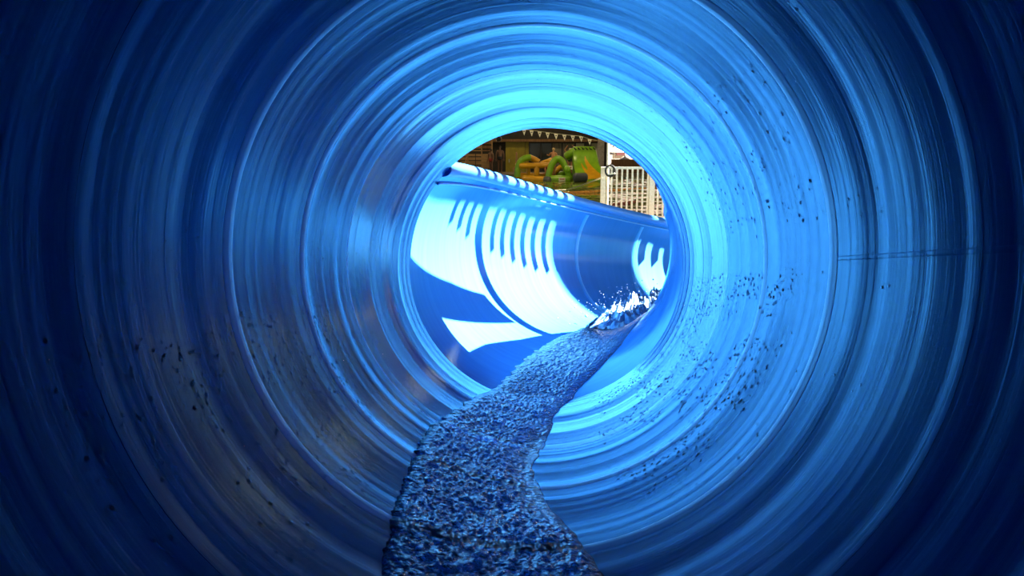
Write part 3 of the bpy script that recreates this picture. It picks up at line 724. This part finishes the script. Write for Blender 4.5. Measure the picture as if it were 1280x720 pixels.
# ------------------------------------------------------------------ people around the pool (far off)
def person(name, foot, face, label, skin, hair, cloth, pose='stand', scale=1.0, extra=None):
    r_ = empty(name, foot, face, label=label, cat='person')
    J = dict(pel=(0, 0, .95), waist=(0, 0, 1.08), chest=(0, .01, 1.30), neck=(0, 0, 1.47), hd=(0, -.02, 1.58), top=(0, -.01, 1.70),
             shL=(.18, 0, 1.40), elL=(.25, .02, 1.12), haL=(.25, -.06, .88), shR=(-.18, 0, 1.40), elR=(-.25, .02, 1.12), haR=(-.25, -.06, .88),
             hiL=(.09, 0, .90), knL=(.10, -.01, .50), anL=(.10, .02, .09), toL=(.11, -.15, .03),
             hiR=(-.09, 0, .90), knR=(-.10, -.01, .50), anR=(-.10, .02, .09), toR=(-.11, -.15, .03))
    if pose == 'reach': J.update(elL=(.38, -.18, 1.24), haL=(.55, -.38, 1.28))
    if pose == 'raise': J.update(elL=(.36, -.05, 1.58), haL=(.22, -.08, 1.80), elR=(-.36, -.05, 1.56), haR=(-.24, -.08, 1.78))
    if pose == 'lift': J.update(elR=(-.40, -.05, 1.52), haR=(-.44, -.05, 1.78))
    if pose == 'crawl':
        J = {k: (v[0], -(v[2]-.95)*.92, .52 - v[1]) for k, v in J.items()}
        J.update(hd=(0, -.62, .62), top=(0, -.70, .72), elL=(.2, -.42, .25), haL=(.2, -.5, .02), elR=(-.2, -.42, .25), haR=(-.2, -.5, .02),
                 knL=(.12, -.02, .1), anL=(.12, .36, .06), toL=(.12, .5, .03), knR=(-.12, -.02, .1), anR=(-.12, .36, .06), toR=(-.12, .5, .03))
    if pose == 'sit':
        J.update({k: (v[0], v[1], v[2]-.72) for k, v in J.items() if not k.startswith(('kn', 'an', 'to'))})
        J.update(knL=(.16, -.38, .42), anL=(.14, -.42, .06), toL=(.14, -.56, .03), knR=(-.16, -.38, .42), anR=(-.14, -.42, .06), toR=(-.14, -.56, .03),
                 elL=(.26, -.1, .44), haL=(.2, -.34, .46), elR=(-.26, -.1, .44), haR=(-.2, -.34, .46))
    rad = dict(pel=.125, waist=.105, chest=.13, neck=.05, hd=.082, top=.06, sh=.062, el=.042, ha=.028, hi=.085, kn=.056, an=.036, to=.03)
    E = [('pel', 'waist'), ('waist', 'chest'), ('chest', 'neck'), ('neck', 'hd'), ('hd', 'top')]
    for s_ in 'LR': E += [('chest', 'sh'+s_), ('sh'+s_, 'el'+s_), ('el'+s_, 'ha'+s_), ('pel', 'hi'+s_), ('hi'+s_, 'kn'+s_), ('kn'+s_, 'an'+s_), ('an'+s_, 'to'+s_)]
    names = list(J); co = [Vector(J[k])*scale for k in names]; ra = [rad.get(k, rad.get(k[:2], .05))*scale for k in names]
    ed = [(names.index(a), names.index(b)) for a, b in E]
    # nose, and a hand of four fingers and a thumb
    def grow(i, p, r): co.append(p); ra.append(r); ed.append((i, len(co)-1)); return len(co)-1
    hd = Vector(J['hd'])*scale; fwd = Vector((0, -1, 0)) if pose != 'crawl' else Vector((0, -.7, -.5))
    grow(names.index('hd'), hd + fwd*.10*scale, .014*scale)
    for s_ in 'LR':
        e, h = Vector(J['el'+s_])*scale, Vector(J['ha'+s_])*scale; d = (h-e).normalized(); sd_ = d.cross(Vector((0, 1, .1))).normalized()
        pm_ = grow(names.index('ha'+s_), h + d*.075*scale, .026*scale)
        for k in range(4): grow(pm_, h + (d*(.155 - .012*abs(k-1.3)) + sd_*(k-1.5)*.022)*scale, .008*scale)
        grow(names.index('ha'+s_), h + (d*.08 + sd_*-.06)*scale, .009*scale)
    me = bpy.data.meshes.new('body'); me.from_pydata(co, ed, [])
    b_ = link_mesh('body', me, skin, r_)
    sm = b_.modifiers.new('skin', 'SKIN'); sm.use_smooth_shade = True
    for i, v in enumerate(me.skin_vertices[0].data): v.radius = (ra[i], ra[i]); v.use_root = (i == 0)
    b_.modifiers.new('sub', 'SUBSURF').render_levels = 1
    # hair: a cap over the back and top of the head
    hb = MB().ball(hd + (-fwd*.02 + Vector((0, 0, .045)))*scale, (.092*scale, .098*scale, .098*scale), 12, 8)
    hb.build('hair', hair, r_, True)
    # eyes
    up = Vector((0, 0, 1)) if pose != 'crawl' else Vector((0, -.5, .7))
    for s_ in (-1, 1): MB().ball(hd + (fwd*.078 + Vector((s_*.03, 0, 0)) + up*.015)*scale, .011*scale, 6, 4).build('eye', M['black'], r_)
    # swimwear round the hips
    P, W = Vector(J['pel'])*scale, Vector(J['waist'])*scale; ax = (W-P).normalized()
    MB().tube([P-ax*.14*scale, P-ax*.05*scale, P+ax*.06*scale, P+ax*.1*scale], [.135*scale, .155*scale, .14*scale, .125*scale], 14).build('swimwear', cloth, r_, True)
    return r_
def foot(px, py_head, Y, h): p = at(px, py_head, Y); return (p.x, p.y, p.z - h)
person('person', foot(692, 185.2, 44.6, 1.52), math.radians(155), 'fair-haired bather standing on the inflatable with an arm reaching right', M['skin'], M['hair_fair'], M['swim_teal'], 'reach', .9)
person('person', foot(683, 204.5, 44.9, .62), math.radians(60), 'sunburnt bather crawling over the yellow crossbeam of the inflatable', M['skin'], M['hair_fair'], M['swim_red'], 'crawl', .8)
person('person', foot(712.5, 184, 46.4, 1.5), 0, 'bather with both arms raised behind the green slide top', M['skin'], M['hair_fair'], M['swim_dark'], 'raise', .85)
person('person', foot(737.5, 187.3, 46.6, 1.5), 0, 'dark-haired bather whose head shows above the right end of the green slide', M['skin_dark'], M['hair_dark'], M['swim_dark'], 'stand', .85)
person('person', foot(645.5, 203.3, 50.3, .95), math.radians(20), 'bather sitting at the pool edge left of the green arch', M['skin_dark'], M['hair_fair'], M['swim_dark'], 'sit', .95)
person('person', (at(625, 190, 51.5).x, 51.5, 0), 0, 'bare-chested man standing in the shade left of the yellow door', M['skin_deep'], M['hair_dark'], M['swim_dark'], 'stand', 1.0)
person('person', (at(613.5, 195, 50.6).x, 50.6, 0), math.radians(-40), 'shaded figure in red swimwear standing at the end of the benches', M['skin_deep'], M['hair_dark'], M['swim_red'], 'stand', .9)
person('person', foot(574, 200.3, 48.3, 1.6), math.radians(170), 'dark-haired bather lifting one arm in front of the wooden benches', M['skin'], M['hair_dark'], M['swim_dark'], 'lift', .95)
